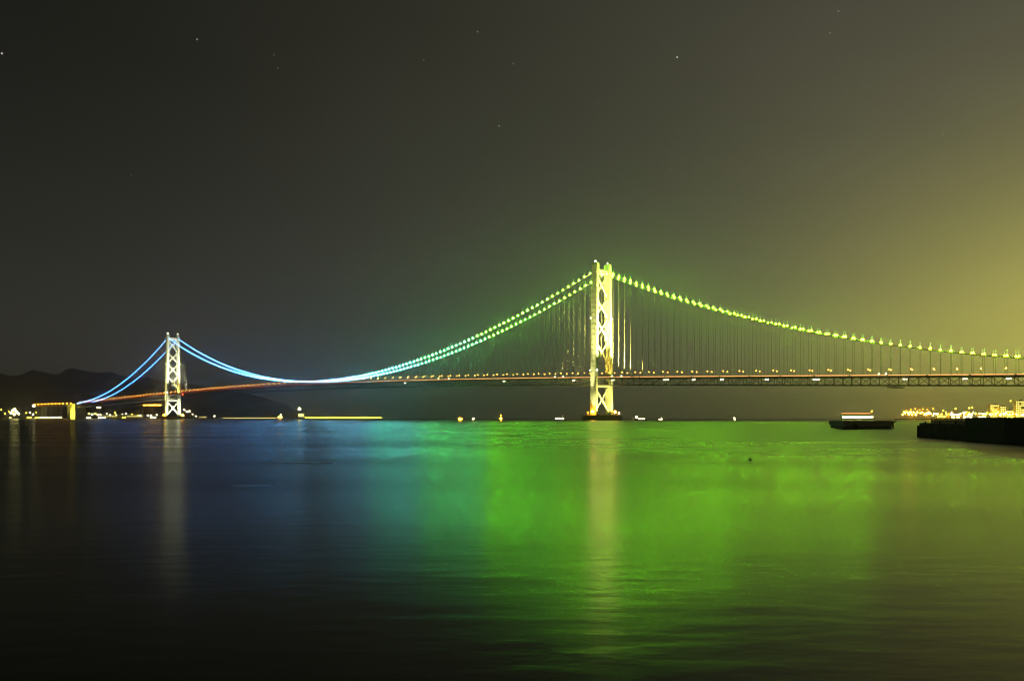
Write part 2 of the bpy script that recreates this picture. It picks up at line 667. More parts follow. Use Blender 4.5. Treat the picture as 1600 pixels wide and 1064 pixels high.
def tower(t0, boost):
    tw = bpy.data.objects.new('tower', None)
    col.objects.link(tw)
    tw.parent = bridge
    P = lambda dt, s, z: rel(bp3(t0 + dt, s, z))
    BASE = 11.0
    for sg in (-1, 1):
        mb = MB()
        zs = [BASE, 60, 108, 154, 198, 237, 282, 297]
        vs, fs = [], []
        # cross-shaped box leg: recessed corners give the vertical shadow lines
        a, b, e = 7.4, 3.3, .9
        prof = [(-a + e, -b), (a - e, -b), (a - e, -b + e), (a, -b + e), (a, b - e), (a - e, b - e), (a - e, b), (-a + e, b), (-a + e, b - e), (-a, b - e), (-a, -b + e), (-a + e, -b + e)]
        n = len(prof)
        for z in zs:
            for dt, ds in prof:
                vs.append(P(dt, sg * leg_s(z) + ds, z))
        for i in range(len(zs) - 1):
            for k in range(n):
                fs.append((i * n + k, i * n + (k + 1) % n, (i + 1) * n + (k + 1) % n, (i + 1) * n + k))
        fs.append(tuple(range((len(zs) - 1) * n, len(zs) * n)))
        mb.add(vs, fs)
        lg = mb.build('leg', M['tower'], tw)
        # erection-joint bands every 10 m
        zj = BASE + 12
        while zj < 292:
            jb = MB()
            jb.add([P(dt * 1.012, sg * leg_s(zj) + ds * 1.03, zj + dz) for dz in (0, .35) for dt, ds in prof],
                   [(k, (k + 1) % n, n + (k + 1) % n, n + k) for k in range(n)] + [tuple(range(n, 2 * n)), tuple(reversed(range(n)))])
            jb.build('joint_band', M['tower'], lg)
            zj += 10.0
        sd = MB()
        sd.box(P(0, sg * HALF, 299.0), (13, 6.0, 4.0), RZ)
        sd.build('saddle_housing', M['tower'], tw)
        bl = MB()
        bl.tube([P(0, sg * HALF, 301), P(0, sg * HALF, 303)], .3, 6, 1).ball(P(0, sg * HALF, 304.2), 1.5 if sg < 0 else .9, 0, 1)
        bl.build('beacon_lamp', [M['g_white'], M['housing']], tw)
        for zz in (196, 96):
            wb_ = MB()
            wb_.ball(P(-8.5, sg * leg_s(zz) - 2.0 * (1 if sg < 0 else -1), zz), 1.3, 0, 1)
            wb_.ball(P(8.5, sg * leg_s(zz) - 2.0 * (1 if sg < 0 else -1), zz), 1.0, 0, 1)
            if sg < 0 or zz > 150:
                wb_.build('obstruction_lamp', M['g_white'], tw)
    for i in range(len(XN) - 1):
        z1, z0 = XN[i] - 3, XN[i + 1] + 3
        for sg in (-1, 1):
            a, b = P(.25 * sg, -sg * (leg_s(z0) - 3.0), z0), P(.25 * sg, sg * (leg_s(z1) - 3.0), z1)
            MB().beam(a, b, 2.2, 3.0, Vector((0, 0, 1))).build('cross_brace', M['tower'], tw)
    for z, h in ((285, 8.0), (66.0, 5.0)):
        MB().beam(P(0, -leg_s(z) + 2.8, z), P(0, leg_s(z) - 2.8, z), 7.0, h).build('portal_strut', M['tower'], tw)
    for sg in (-1, 1):
        z0, z1 = 17.0, 62.0
        MB().beam(P(.25 * sg, -sg * (leg_s(z0) - 3.0), z0), P(.25 * sg, sg * (leg_s(z1) - 3.0), z1), 2.2, 3.0).build('cross_brace', M['tower'], tw)
    # flood lights
    wc = (1, .84, .19) if t0 < 100 else (1, .94, .62)
    for dt in (-96, 96):
        for s in (-27, 27):
            mbk = MB()
            for da in (-1.5, 1.5):
                mbk.beam(rel(bp3(t0 + dt + da, math.copysign(HW + .8, s), deck(t0 + dt) - 1.8)), rel(bp3(t0 + dt + da, s * 1.04, deck(t0 + dt) + .4)), .5, .5)
            mbk.beam(rel(bp3(t0 + dt, math.copysign(HW + 4.0, s), deck(t0 + dt) + .95)), rel(bp3(t0 + dt, s * 1.06, deck(t0 + dt) + .95)), 4.5, .4)
            mbk.build('floodlight_bracket', M['steel'], tw)
            spot(tw, bp3(t0 + dt, s, deck(t0 + dt) + 3.2), bp3(t0, s * .6, 190), (12e6 if t0 < 100 else 2.4e6) * boost, 52, wc)
    for s in (-9, 9):
        spot(tw, bp3(t0 - 33, s, 14.5), bp3(t0, s * 1.6, 48), 4.0e5 * boost, 95, wc)
    lc = (1, .92, .3)
    spot(tw, bp3(t0 - 3, -37, 14.5), bp3(t0, -18.5, 275), 2.0e7 * boost, 7, lc, .8, 1.0)
    spot(tw, bp3(t0 + 3, -37, 14.5), bp3(t0, -20.5, 165), 3.6e6 * boost, 17, lc, .8, 1.0)
    spot(tw, bp3(t0 - 8, -36, 14.5), bp3(t0, -22, 70), 2.0e5 * boost, 60, lc, .8, 1.0)
    spot(tw, bp3(t0 - 12, 3, deck(t0) + 3.2), bp3(t0 - 4, 19.5, 112), 2.2e5 * boost, 90, (1, .62, .08))
    return tw


tower(0.0, 1.0)
tower(SPAN, 1.5)


# pier islands carry the towers: things of their own
def pier(t0, label):
    pr = bpy.data.objects.new('bridge_pier', None)
    col.objects.link(pr)
    pr.location = bp3(t0, 0, 0)
    tag(pr, label, 'pier', 'round caissons in the sea under the towers')
    mb = MB()
    n = 40
    ring = [(math.cos(2 * math.pi * k / n), math.sin(2 * math.pi * k / n)) for k in range(n)]
    mb.prism([(39 * a, 39 * b) for a, b in ring], -8, 8.6)
    mb.build('caisson', M['concrete'], pr)
    mb = MB()
    mb.prism([(36.5 * a, 36.5 * b) for a, b in ring], 8.604, 9.6)
    mb.build('caisson_cap', M['concrete'], pr)
    for sg in (-1, 1):
        mb = MB()
        q = VDIR * (sg * 23)
        mb.box((q.x, q.y, 10.6), (22, 13, 2.0), RZ)
        mb.build('leg_pedestal', M['concrete'], pr)
    # fender rail
    mb = MB()
    for zr in (10.4, 11.0):
        mb.tube([(38.2 * a, 38.2 * b, zr) for a, b in ring] + [(38.2, 0, zr)], .08, 4)
    for a, b in ring[::2]:
        mb.tube([(38.2 * a, 38.2 * b, 8.6), (38.2 * a, 38.2 * b, 11.0)], .08, 4)
    mb.build('guard_rail', M['lamp_post'], pr)
    for (t1, s1, r, m) in ((-4, -31, 2.6, 'g_amber'), (6, -33, 1.5, 'g_orange'), (0, -27.5, 1.3, 'g_orange'), (-8, 31, 2.4, 'g_amber'), (-13, 34, 1.4, 'g_orange'), (-19, 30, 1.2, 'g_white')):
        q = UDIR * t1 + VDIR * s1
        mb = MB()
        h = 12 + r
        mb.tube([(q.x, q.y, 8.6), (q.x, q.y, h)], .25, 6, 1).ball((q.x, q.y, h + r * .8), r, 0, 2)
        mb.build('pier_lamp', [M[m], M['lamp_post']], pr)
    return pr


pier(0, 'round concrete caisson with orange lamps under the tall near tower')
pier(SPAN, 'round concrete caisson with orange lamps under the small far tower')

# ------------------------------------------------------------------ street lamps on the deck
sl = bpy.data.objects.new('street_lamp', None)
col.objects.link(sl)
mb = MB()
mb.tube([(0, 0, 0), (0, 0, 8.4), (0, .5, 9.3), (0, 1.6, 9.7)], [.22, .16, .13, .11], 6)
mb.build('post', M['lamp_post'], sl)
mb = MB()
mb.ball((0, 1.9, 9.45), .9, 0, 1, (1, 1, .8))
mb.build('lamp_globe', M['g_street'], sl)
lamp_list = []
first = True
tt = -780.0
while tt < SPAN + SIDE - 10:
    for row, s in (('near', -HW + 1.0), ('far', HW - 1.0)):
        t1 = tt + (0 if row == 'near' else 9.0)
        if abs(t1) < 9 or abs(t1 - SPAN) < 9:
            continue
        o = sl if first else copy_tree(sl)
        first = False
        o.location = bp3(t1, s, deck(t1))
        o.rotation_euler = (0, 0, RZ if row == 'near' else RZ + math.pi)
        # arm points to the roadway
        o.rotation_euler.z = RZ + (math.pi if row == 'near' else 0)
        lamp_list.append((row, t1, o))
    tt += 2.2 * PANEL

for row in ('near', 'far'):
    for lo_, hi_, sgn, where in ((-9999, 0, -1, 'right of the near tower'), (0, SPAN, 1, 'left of the near tower'), (SPAN, 9999, 1, 'left of the far tower')):
        sel = sorted([q for q in lamp_list if q[0] == row and lo_ <= q[1] < hi_], key=lambda q: sgn * q[1])
        for i, q in enumerate(sel):
            tag(q[2], 'orange street lamp on the %s deck edge, %s %s' % (row, ordinal(i + 1), where), 'street lamp', 'street lamps along the %s edge of the bridge deck' % row)

# ------------------------------------------------------------------ land
def ridge_mesh(name, pts, depth, thick, m):
    """terrain ridge whose skyline follows the given pixels, at the given depth"""
    xs = np.linspace(pts[0][0], pts[-1][0], 160)
    ys = np.interp(xs, [p[0] for p in pts], [p[1] for p in pts])
    ys = ys + np.array([.7 * math.sin(x * .21) + .5 * math.sin(x * .47 + 1) + .35 * math.sin(x * 1.3) + .25 * math.sin(x * 2.9 + 2) for x in xs])
    rows = 14
    mb = MB()
    vs, fs = [], []
    for j in range(rows):
        k = j / (rows - 1)                         # front foot -> crest -> back foot
        prof = math.sin(min(1.0, k * 1.5) * math.pi / 2) if k < .667 else math.cos((k - .667) / .333 * math.pi / 2)
        for x, y in zip(xs, ys):
            top = px(x, y, depth)
            h = max(0, top.z) * prof * (1 + (0 if .6 < k < .72 else .10 * math.sin(x * .11 + j * 1.7)))
            dy = depth + (k - .667) * thick
            vs.append((top.x * (1 + (k - .667) * .05), dy, -2 + max(0, h + 2)))
    n = len(xs)
    for j in range(rows - 1):
        for i in range(n - 1):
            fs.append((j * n + i, j * n + i + 1, (j + 1) * n + i + 1, (j + 1) * n + i))
    mb.add(vs, fs)
    o = mb.build(name, m, None, True)
    tag(o, kind='structure')
    return o


ridge_mesh('hills', [(-260, 600), (-120, 592), (0, 589), (30, 588), (60, 584), (100, 585), (125, 582), (150, 581), (175, 584), (215, 591), (260, 596), (320, 603), (370, 610), (400, 617), (442, 632), (475, 652), (520, 656)], 11000, 3600, M['hill'])
ridge_mesh('lower_hills', [(-260, 622), (0, 616), (60, 612), (130, 617), (200, 622), (260, 631), (330, 637), (390, 646), (430, 656)], 7600, 1500, M['hill'])


def land(name, poly, h):
    mb = MB()
    mb.prism(poly, -6, h)
    o = mb.build(name, M['rock'])
    tag(o, kind='structure')


SHL = 4150.0
land('island_shore', [(px(-250, 0, SHL).x, SHL), (px(30, 0, SHL).x, SHL - 130), (px(140, 0, SHL).x, SHL - 190), (px(250, 0, SHL).x, SHL - 60), (px(350, 0, SHL).x, SHL + 20), (px(385, 0, 4800).x, 4900), (px(380, 0, 5400).x, 5400), (px(-250, 0, 5400).x, 5400)], 3.2)
land('city_shore', [(px(1408, 0, 2900).x, 2950), (px(1470, 0, 2600).x, 2560), (px(1700, 0, 1900).x, 1900), (px(1700, 0, 1900).x + 900, 1900), (px(1700, 0, 4200).x + 900, 4200), (px(1404, 0, 4200).x, 4200)], 3.2)


# ------------------------------------------------------------------ buildings and shore lamps
def house(name, base, w, d, h, rz, wins, glowm, label, cat, group=None, roof='flat', wall='wall'):
    root = bpy.data.objects.new(name, None)
    col.objects.link(root)
    root.location = base
    root.rotation_euler = (0, 0, rz)
    tag(root, label, cat, group)
    MB().box((0, 0, h / 2), (w, d, h)).build('wall', M[wall], root)
    mb = MB()
    if roof == 'gable':
        hh = d * .28
        e = .6
        mb.add([(-w / 2 - e, -d / 2 - e, h), (w / 2 + e, -d / 2 - e, h), (w / 2 + e, d / 2 + e, h), (-w / 2 - e, d / 2 + e, h), (-w / 2 - e, 0, h + hh), (w / 2 + e, 0, h + hh)],
               [(0, 1, 5, 4), (2, 3, 4, 5), (0, 4, 3), (1, 2, 5), (3, 2, 1, 0)])
    else:
        mb.box((0, 0, h + .4), (w + .8, d + .8, .8))
        mb.box((w * .2, 0, h + 1.9), (w * .25, d * .4, 2.2))
    mb.build('roof', M['roof'], root)
    nx, nz = wins
    ww, wh = w / nx * .62, min(2.2, h / nz * .55)
    wm = MB().box((0, 0, 0), (ww, .24, wh)).mesh('window', M[glowm])
    for i in range(nx):
        for j in range(nz):
            if rng.random() < .12 and nx * nz > 4:
                continue
            link('window', wm, root, (-w / 2 + (i + .5) * w / nx, -d / 2 - .1, (j + .55) * h / nz))
    return root


def shore_lamp(base, h, r, m, label, group):
    root = bpy.data.objects.new('shore_lamp', None)
    col.objects.link(root)
    root.location = base
    tag(root, label, 'lamp', group)
    MB().tube([(0, 0, 0), (0, 0, h)], [.3, .2], 6).build('post', M['lamp_post'], root)
    MB().ball((0, 0, h + r * .8), r, 0, 1).build('lamp_globe', M[m], root)
    return root


G_ISL = 'lamps along the island waterfront'
G_ISH = 'lit houses along the island waterfront'
L_ISL = 'round pale lamp on the island waterfront'
for x, y, r in [(2, 640, 1.8), (8, 646, 2.2), (14, 643, 1.6), (41, 645, 2.0), (47, 644, 2.2), (52, 647, 2.6), (56, 644, 1.6),
                (122, 647, 2.2), (128, 646, 2.4), (132, 647, 2.6), (139, 646, 2.8), (144, 647, 3.0), (149, 646, 3.0), (153, 648, 2.6), (157, 648, 2.4),
                (167, 646, 1.6), (172, 648, 2.0), (180, 645, 2.2), (182, 648, 1.6), (191, 647, 1.3), (197, 646, 2.2), (206, 647, 1.4), (216, 649, 2.0), (219, 649, 2.2),
                (231, 649, 2.4), (236, 649, 2.6), (245, 648, 2.0)]:
    dep = SHL - 30 + rng.uniform(-20, 60)
    p = px(x, y, dep)
    shore_lamp((p.x, dep, 3.2), max(2.0, p.z - 3.2 - r), r, 'g_white' if rng.random() < .7 else 'g_yellow', L_ISL, G_ISL)
for x, y, r, lab in [(288, 640, 2.6, 'pale lamp highest of the cluster right of the far tower'), (292, 643, 3.0, 'large pale lamp just right of the far tower'), (296, 642, 3.2, 'bright pale lamp beside the largest right of the far tower'),
                     (301, 647, 2.0, 'small pale lamp low right of the far tower'), (306, 650, 2.4, 'pale lamp at the water right of the far tower'), (335, 650, 2.6, 'lone pale lamp at the right tip of the island shore')]:
    dep = 4260 + (x - 288) * 2
    p = px(x, y, dep)
    shore_lamp((p.x, dep, 3.2), max(2.0, p.z - 3.2 - r), r, 'g_white', lab, 'lamps on the shore right of the far tower')
# big bright cluster on the left
for i, (x, y, r) in enumerate([(17, 645, 4.5), (20, 641, 5.0), (23, 639, 4.5), (26, 643, 6.0), (29, 646, 4.5), (22, 647, 5.0)]):
    dep = SHL - 90
    p = px(x, y, dep + i * 6)
    shore_lamp((p.x, dep + i * 6, 3.2), max(2.0, p.z - 3.2 - r), r, 'g_whiteb', 'big floodlamp in the bright cluster at far left', 'floodlamps of the bright cluster on the left shore')
# low long lit quay hall in front of the anchorage
p = px(86, 0, SHL - 120)
house('quay_hall', (p.x, SHL - 105, 3.2), 150, 14, 8.5, 0, (26, 1), 'g_whiteb', 'long low quay hall with a row of bright windows under the anchorage', 'building')
for x, w, h, g, lb in [(8, 12, 7, 'g_warm', 'small warm lit house at the far left end of the shore'), (36, 20, 9, 'g_yellow', 'yellow lit house right of the bright lamp cluster'), (50, 22, 7, 'g_yellow', 'wide yellow lit house left of the quay hall'),
                       (128, 26, 6, 'g_white', 'white lit shed right of the anchorage'), (149, 34, 7, 'g_white', 'broad white lit shed between anchorage and long wall'), (182, 16, 8, 'g_yellow', 'small yellow lit house before the long grey hall'),
                       (233, 26, 7, 'g_white', 'white lit house left of the far tower'), (312, 34, 11, 'g_dimyellow', 'dim arched pale hall right of the far tower')]:
    p = px(x, 0, SHL)
    house('shore_house', (p.x, SHL + 40 + rng.uniform(0, 50), 3.2), w, 12, h, rng.uniform(-.1, .1), (max(2, int(w / 5)), 1), g, lb, 'house', G_ISH, 'gable')
p = px(192, 0, SHL + 130)
house('grey_hall', (p.x, SHL + 130, 3.2), 200, 20, 18, 0, (16, 1), 'g_dimyellow', 'long grey hall with dim windows behind the shore lamps', 'building')
p = px(239, 0, 4700)
oh = house('resort_hall', (p.x, 4700, px(0, 634.5, 4700).z), 92, 20, 10, 0, (16, 1), 'g_amber', 'orange glowing long hall on the hillside left of the far tower', 'building')
MB().box((0, 0, -30), (96, 26, 60)).build('foundation', M['rock'], oh)
p = px(155, 635, 4500)
sgn = house('hillside_house', (p.x, 4500, px(0, 637.5, 4500).z), 22, 10, 6, 0, (4, 1), 'g_white', 'single white lit house on the slope under the cable ends', 'house')
MB().box((0, 0, -20), (26, 16, 40)).build('foundation', M['rock'], sgn)

# anchorage and approach viaduct at the island end
an = bpy.data.objects.new('anchorage', None)
col.objects.link(an)
an.location = bp3(SPAN + SIDE + 30, 0, 0)
tag(an, 'yellow floodlit concrete anchorage block at the left end of the cables', 'anchorage')
MB().box((0, 0, 21), (60, 46, 48), RZ).build('anchor_block', M['concrete'], an)
MB().box((UDIR.x * -6, UDIR.y * -6, 55.5), (36, 42, 21), RZ).build('cable_hall', M['concrete'], an)
for dt in (38, 52):
    MB().box((UDIR.x * dt, UDIR.y * dt, 27), (8, 30, 60), RZ).build('pillar', M['concrete'], an)
vd = bpy.data.objects.new('approach_viaduct', None)
col.objects.link(vd)
v0 = bp3(SPAN + SIDE + 62, 0, 0)
vd.location = v0
tag(vd, 'approach viaduct with a row of red orange lamps behind the anchorage', 'viaduct')
v1 = (UDIR * 560)
MB().beam((0, 0, 62), (v1.x, v1.y, 58), 28, 5).build('deck_girder', M['concrete'], vd)
for k in range(1, 8):
    q = UDIR * (k * 76)
    MB().box((q.x, q.y, 28), (7, 22, 64), RZ).build('pillar', M['concrete'], vd)
for k in range(11):
    q = UDIR * (20 + k * 52) - VDIR * 14.6
    mb = MB()
    mb.tube([(q.x, q.y, 62), (q.x, q.y, 69)], .3, 6, 1).ball((q.x, q.y, 70.2), 2.4, 0, 1)
    mb.build('viaduct_lamp', [M['g_orange'], M['lamp_post']], vd)
q = UDIR * 556 - VDIR * 15
MB().tube([(q.x, q.y, 58), (q.x, q.y, 62)], .5, 6, 1).ball((q.x, q.y, 64), 4.5, 0, 2, (1.4, 1, .8)).build('end_floodlamp', [M['g_white'], M['lamp_post']], vd)
ORI_SAVE = ORI


def ground_flood(parent, p, target, power, ang_deg, color):
    global ORI
    ORI = parent.location.copy()
    spot(parent, p, target, power, ang_deg, color)
    ORI = ORI_SAVE


for s, dt in ((-75, -20), (-75, 45), (-85, 10)):
    ground_flood(an, bp3(SPAN + SIDE + 30 + dt, s, 6.5), bp3(SPAN + SIDE + 30 + dt, -20, 40), 6.5e5, 100, (1, .85, .08))

# city on the right
G_C = 'sodium lamps on the right shore'
for i in range(26):
    x = 1411 + i * 1.62 + rng.uniform(-.7, .7)
    dep = 2960 + rng.uniform(0, 120)
    hpx = rng.choice([3.5, 5, 6, 7])
    r = rng.uniform(2.0, 3.2)
    p = px(x, 652 - hpx, dep)
    shore_lamp((p.x, dep, 3.2), max(3, p.z - 3.2), r, rng.choice(['g_amber', 'g_orange', 'g_amber']), 'orange lamp in the dense right shore cluster', 'orange lamps clustered on the right shore')
for x, y in [(1416, 642), (1423, 640), (1430, 639), (1437, 641), (1442, 639.5), (1449, 641), (1458, 639)]:
    p = px(x, y, 2990)
    shore_lamp((p.x, 2990, 3.2), p.z - 3.2, 1.5, 'g_orange', 'tall orange mast lamp above the orange cluster', 'tall mast lamps above the orange cluster')
for i in range(60):
    x = 1452 + i * 2.5 + rng.uniform(-1.5, 1.5)
    dep = 2640 - (x - 1460) * 2.0 + rng.uniform(0, 60)
    p = px(x, rng.choice([649, 648, 647, 645, 650]), dep)
    shore_lamp((p.x, dep, 3.2), max(2.5, p.z - 3.2), rng.uniform(.8, 2.3), rng.choice(['g_white', 'g_white', 'g_yellow', 'g_yellow', 'g_amber', 'g_orange']), 'lamp along the right city shore', 'pale lamps along the right city shore')
for x, y in [(1493, 639), (1514, 638), (1519, 637.5), (1474, 642), (1563, 638), (1579, 627), (1596, 627)]:
    p = px(x, y, 2500)
    shore_lamp((p.x, 2500, 3.2), p.z - 3.2, 1.3, 'g_yellow', 'tall yellow mast lamp among the right city buildings', 'tall mast lamps on the right city shore')
for x, top, w, d, nx, nz, g, lb in [(1552, 632.5, 26, 14, 5, 7, 'g_dimyellow', 'square yellow-lit apartment block, left one of the pair at the right edge'),
                                    (1566, 635, 16, 12, 3, 6, 'g_dimyellow', 'narrow yellow-lit apartment block between the two larger ones at right'),
                                    (1592, 626.5, 24, 14, 5, 9, 'g_dimyellow', 'tallest yellow-lit apartment block at the right edge of the city'),
                                    (1576, 641, 18, 12, 4, 3, 'g_yellow', 'bright low block between the yellow-lit apartment blocks'),
                                    (1533, 644, 22, 12, 4, 2, 'g_warm', 'low warm lit house left of the apartment blocks'),
                                    (1510, 645, 26, 12, 5, 2, 'g_white', 'low white lit hall in the middle of the right shore'),
                                    (1490, 645.5, 30, 12, 6, 2, 'g_white', 'broad white lit hall right of the orange lamps'),
                                    (1470, 648, 26, 10, 5, 1, 'g_yellow', 'low yellow lit shed next to the orange lamps')]:
    dep = 2660 - (x - 1460) * 1.6
    p = px(x, top, dep)
    house('city_block', (p.x, dep, 3.2), w * 1.0, d, p.z - 3.2, rng.uniform(-.08, .08), (nx, nz), g, lb, 'building', 'buildings on the right city shore', 'flat', 'city_wall')


# ------------------------------------------------------------------ boats
def boat(name, p, L, B, H, rz, label, cat, cab=(0.1, .45, 3.0), win='g_warm', nwin=4, mast=None, mastlamp='g_white', lampr=.9, group=None, hullm='hull', trail_lights=None, upper=None):
    root = bpy.data.objects.new(name, None)
    col.objects.link(root)
    root.location = (p.x, p.y, 0)
    root.rotation_euler = (0, 0, rz)
    tag(root, label, cat, group)
    mb = MB()
    st = [(-.5, .75, .9), (-.46, .95, .9), (-.2, 1.0, .86), (.15, 1.0, .88), (.35, .8, .95), (.46, .35, 1.08), (.5, .04, 1.15)]
    vs, fs = [], []
    for k, (u, b, hz) in enumerate(st):
        x = u * L
        xb = x - (.05 * L if k == len(st) - 1 else 0)
        vs += [(xb, -b * B * .36, -.6), (xb, b * B * .36, -.6), (x, b * B / 2, H * hz), (x, -b * B / 2, H * hz)]
    for k in range(len(st) - 1):
        a, b = k * 4, k * 4 + 4
        for q in range(4):
            fs.append((a + q, b + q, b + (q + 1) % 4, a + (q + 1) % 4))
    fs += [(0, 1, 2, 3), (len(vs) - 1, len(vs) - 2, len(vs) - 3, len(vs) - 4)]
    mb.add(vs, fs)
    mb.build('hull', M[hullm], root)
    c0, c1, ch = cab
    cx, cw = (c0 + c1) / 2 * L, (c1 - c0) * L
    mb = MB()
    mb.box((cx, 0, H * .86 + ch / 2), (cw, B * .62, ch))
    mb.box((cx, 0, H * .86 + ch + .12), (cw * 1.06, B * .68, .24))
    mb.build('cabin', M['white_paint'], root)
    wmx = MB().box((0, 0, 0), (cw / nwin * .72, .16, ch * .5)).mesh('window', M[win])
    for sg in (-1, 1):
        for i in range(nwin):
            link('window', wmx, root, (cx - cw / 2 + (i + .5) * cw / nwin, sg * (B * .31 + .05), H * .86 + ch * .55))
    top = H * .86 + ch + .24
    if upper:
        u0, u1, uh, um, un = upper
        ux, uw = (u0 + u1) / 2 * L, (u1 - u0) * L
        MB().box((ux, 0, top + uh / 2 + .01), (uw, B * .5, uh)).build('upper_deck', M['white_paint'], root)
        wmu = MB().box((0, 0, 0), (uw / un * .8, .16, min(1.4, uh * .3))).mesh('window', M[um])
        for sg in (-1, 1):
            for i in range(un):
                link('window', wmu, root, (ux - uw / 2 + (i + .5) * uw / un, sg * (B * .25 + .05), top + uh * .82))
        top += uh
    if mast:
        mx, mh = mast
        mb = MB()
        mb.tube([(mx * L, 0, H * .8), (mx * L, 0, mh)], [.22, .12], 6)
        mb.build('mast', M['lamp_post'], root)
        MB().ball((mx * L, 0, mh + lampr * .8), lampr, 0, 2).build('mast_lamp', M[mastlamp], root)
    if trail_lights:
        d0, d1, n, m_, zz = trail_lights
        lm = MB().box((0, 0, 0), ((d1 - d0) * L / n * .8, .4, 1.1)).mesh('trail_lamp', M[m_])  # row of added lamps that draws a passing boat's light trail
        for i in range(n):
            link('trail_lamp', lm, root, (d0 * L + (i + .5) * (d1 - d0) * L / n, -B * .5 - .25, zz))
    return root


def bx(x, d):
    return px(x, HY, d)


boat('fishing_boat', bx(719, 1500), 9, 3, 1.5, 0, 'tiny boat with an orange lit cabin, leftmost on the open water', 'boat', (-.3, .35, 2.6), 'g_amber', 3, (-.1, 5.6), 'g_orange', .35)
boat('fishing_boat', bx(739, 1150), 6, 2.2, 1.0, .4, 'tiny dark boat with one white mast lamp, low on the water', 'boat', (-.3, .1, 1.2), 'g_dimyellow', 2, (.1, 3.0), 'g_white', .8)
boat('fishing_boat', bx(782, 1450), 8, 2.8, 1.6, 1.0, 'small boat with a tall orange lit cabin and mast', 'boat', (-.35, .3, 4.2), 'g_amber', 2, (.1, 8.2), 'g_orange', .8)
boat('ferry', bx(875, 1500), 19, 5.5, 2.0, 0.05, 'small ferry with a long warm lit cabin left of the near tower', 'boat', (-.42, .34, 3.4), 'g_warm', 7, (.2, 8.0), 'g_orange', .3)
boat('tug_boat', bx(1001, 1500), 22, 6, 2.2, math.pi, 'work boat with a bright white bow lamp right of the near tower', 'boat', (-.30, .2, 2.4), 'g_warm', 6, (.32, 5.0), 'g_whiteb', 1.5)
p = bx(994.5, 1496)
boat('fishing_boat', bx(1032, 1500), 8, 2.8, 1.3, 0, 'small low boat with warm windows, second right of the near tower', 'boat', (-.42, .40, 2.0), 'g_warm', 3, (.2, 4.5), 'g_white', .3)
boat('fishing_boat', bx(1148, 1400), 6, 2.3, 1.2, .3, 'lone tiny boat with a round white lamp before the right span', 'boat', (-.3, .2, 1.5), 'g_warm', 2, (-.1, 3.4), 'g_white', .95)
boat('passenger_ferry', bx(1340, 1900), 72, 13, 4.2, 0, 'large passenger ferry with bright white windows and orange upper deck behind the concrete platform', 'ferry',
     (-.48, .44, 5.4), 'g_whiteb', 16, (.42, 18.5), 'g_amber', .7, None, 'white_paint', None, (-.5, .36, 6.2, 'g_ferry', 20))
boat('light_trail_ship', bx(531, 2850), 285, 30, 6.0, math.pi, 'long dark made-up ship whose yellow lights draw a boat light trail', 'ship', (.40, .46, 16.0), 'g_dimyellow', 4, (.455, 31.0), 'g_whiteb', 4.2, None, 'hull', (-.46, .41, 40, 'g_yellow', 6.2))  # hull stretched and lamps added to draw a moving boat's light trail
boat('light_trail_ship', bx(398, 3050), 228, 26, 5.0, 0, 'long dim made-up barge whose faint lights draw a boat light trail right of the far tower', 'ship', (.36, .42, 7.0), 'g_amber', 3, (.39, 15.0), 'g_white', 1.6, None, 'hull', (-.46, .34, 34, 'g_dimyellow', 5.2))  # second made-up hull, lamps follow a fainter boat trail

# ------------------------------------------------------------------ concrete platforms in the near water
def on_water(x, y):
    d = HC * F / (y - HY)
    return px(x, HY, d)


pf = bpy.data.objects.new('concrete_platform', None)
col.objects.link(pf)
a = on_water(1299, 668.2)
b = on_water(1318, 671.0)
c = on_water(1394, 669.9)
dd = Vector((c.x + 5.5, c.y + 26, 0))
pf.location = (b.x, b.y, 0)
tag(pf, 'low concrete platform standing in the water left of the jetty', 'platform')
poly = [(q.x - b.x, q.y - b.y) for q in (a, b, c)]
back = [(poly[2][0] + 1.5, poly[2][1] + 14), (poly[0][0] + 4.0, poly[0][1] + 14)]
MB().prism(poly + back, 1.1, 3.05).build('slab', M['old_concrete'], pf)
ins = lambda P, k: [(P[0][0] + k, P[0][1] + k * .6), (P[1][0] + k * .5, P[1][1] + k), (P[2][0] - k, P[2][1] + k)]
MB().prism(ins(poly, .16) + [(back[0][0] - .5, back[0][1] - .5), (back[1][0] + .5, back[1][1] - .5)], -3, 1.096).build('footing', M['dark_concrete'], pf)
ff = MB()
mid = (poly[1][0] + 4.2, poly[1][1] - .25)
ff.tube([(mid[0] - .0, mid[1] - .1, 1.0), (mid[0], mid[1] + .25, 1.0)], 1.05, 14)
ff.build('tyre_fender', M['rubber'], pf)
# narrow gangway behind the platform's right end
MB().beam((poly[2][0] - 1.0, poly[2][1] + 11, 2.6), (poly[2][0] + 7.5, poly[2][1] + 16, 2.6), 2.2, .5).build('gangway', M['old_concrete'], pf)
for k in (.45, .95):
    q = (poly[2][0] - 1 + 8.5 * k, poly[2][1] + 11 + 5 * k)
    MB().tube([(q[0], q[1], -3), (q[0], q[1], 2.34)], .35, 8).build('pile', M['dark_concrete'], pf)

jt = bpy.data.objects.new('jetty', None)
col.objects.link(jt)
j0 = on_water(1436, 682.5)
jt.location = (j0.x, j0.y, 0)
tag(jt, 'black concrete jetty with a higher wall at the right edge', 'jetty')
j1 = on_water(1552, 690.0)
j2 = on_water(1640, 696.0)
J = lambda q: (q.x - j0.x, q.y - j0.y)
A, Bq, C = J(j0), J(j1), J(j2)
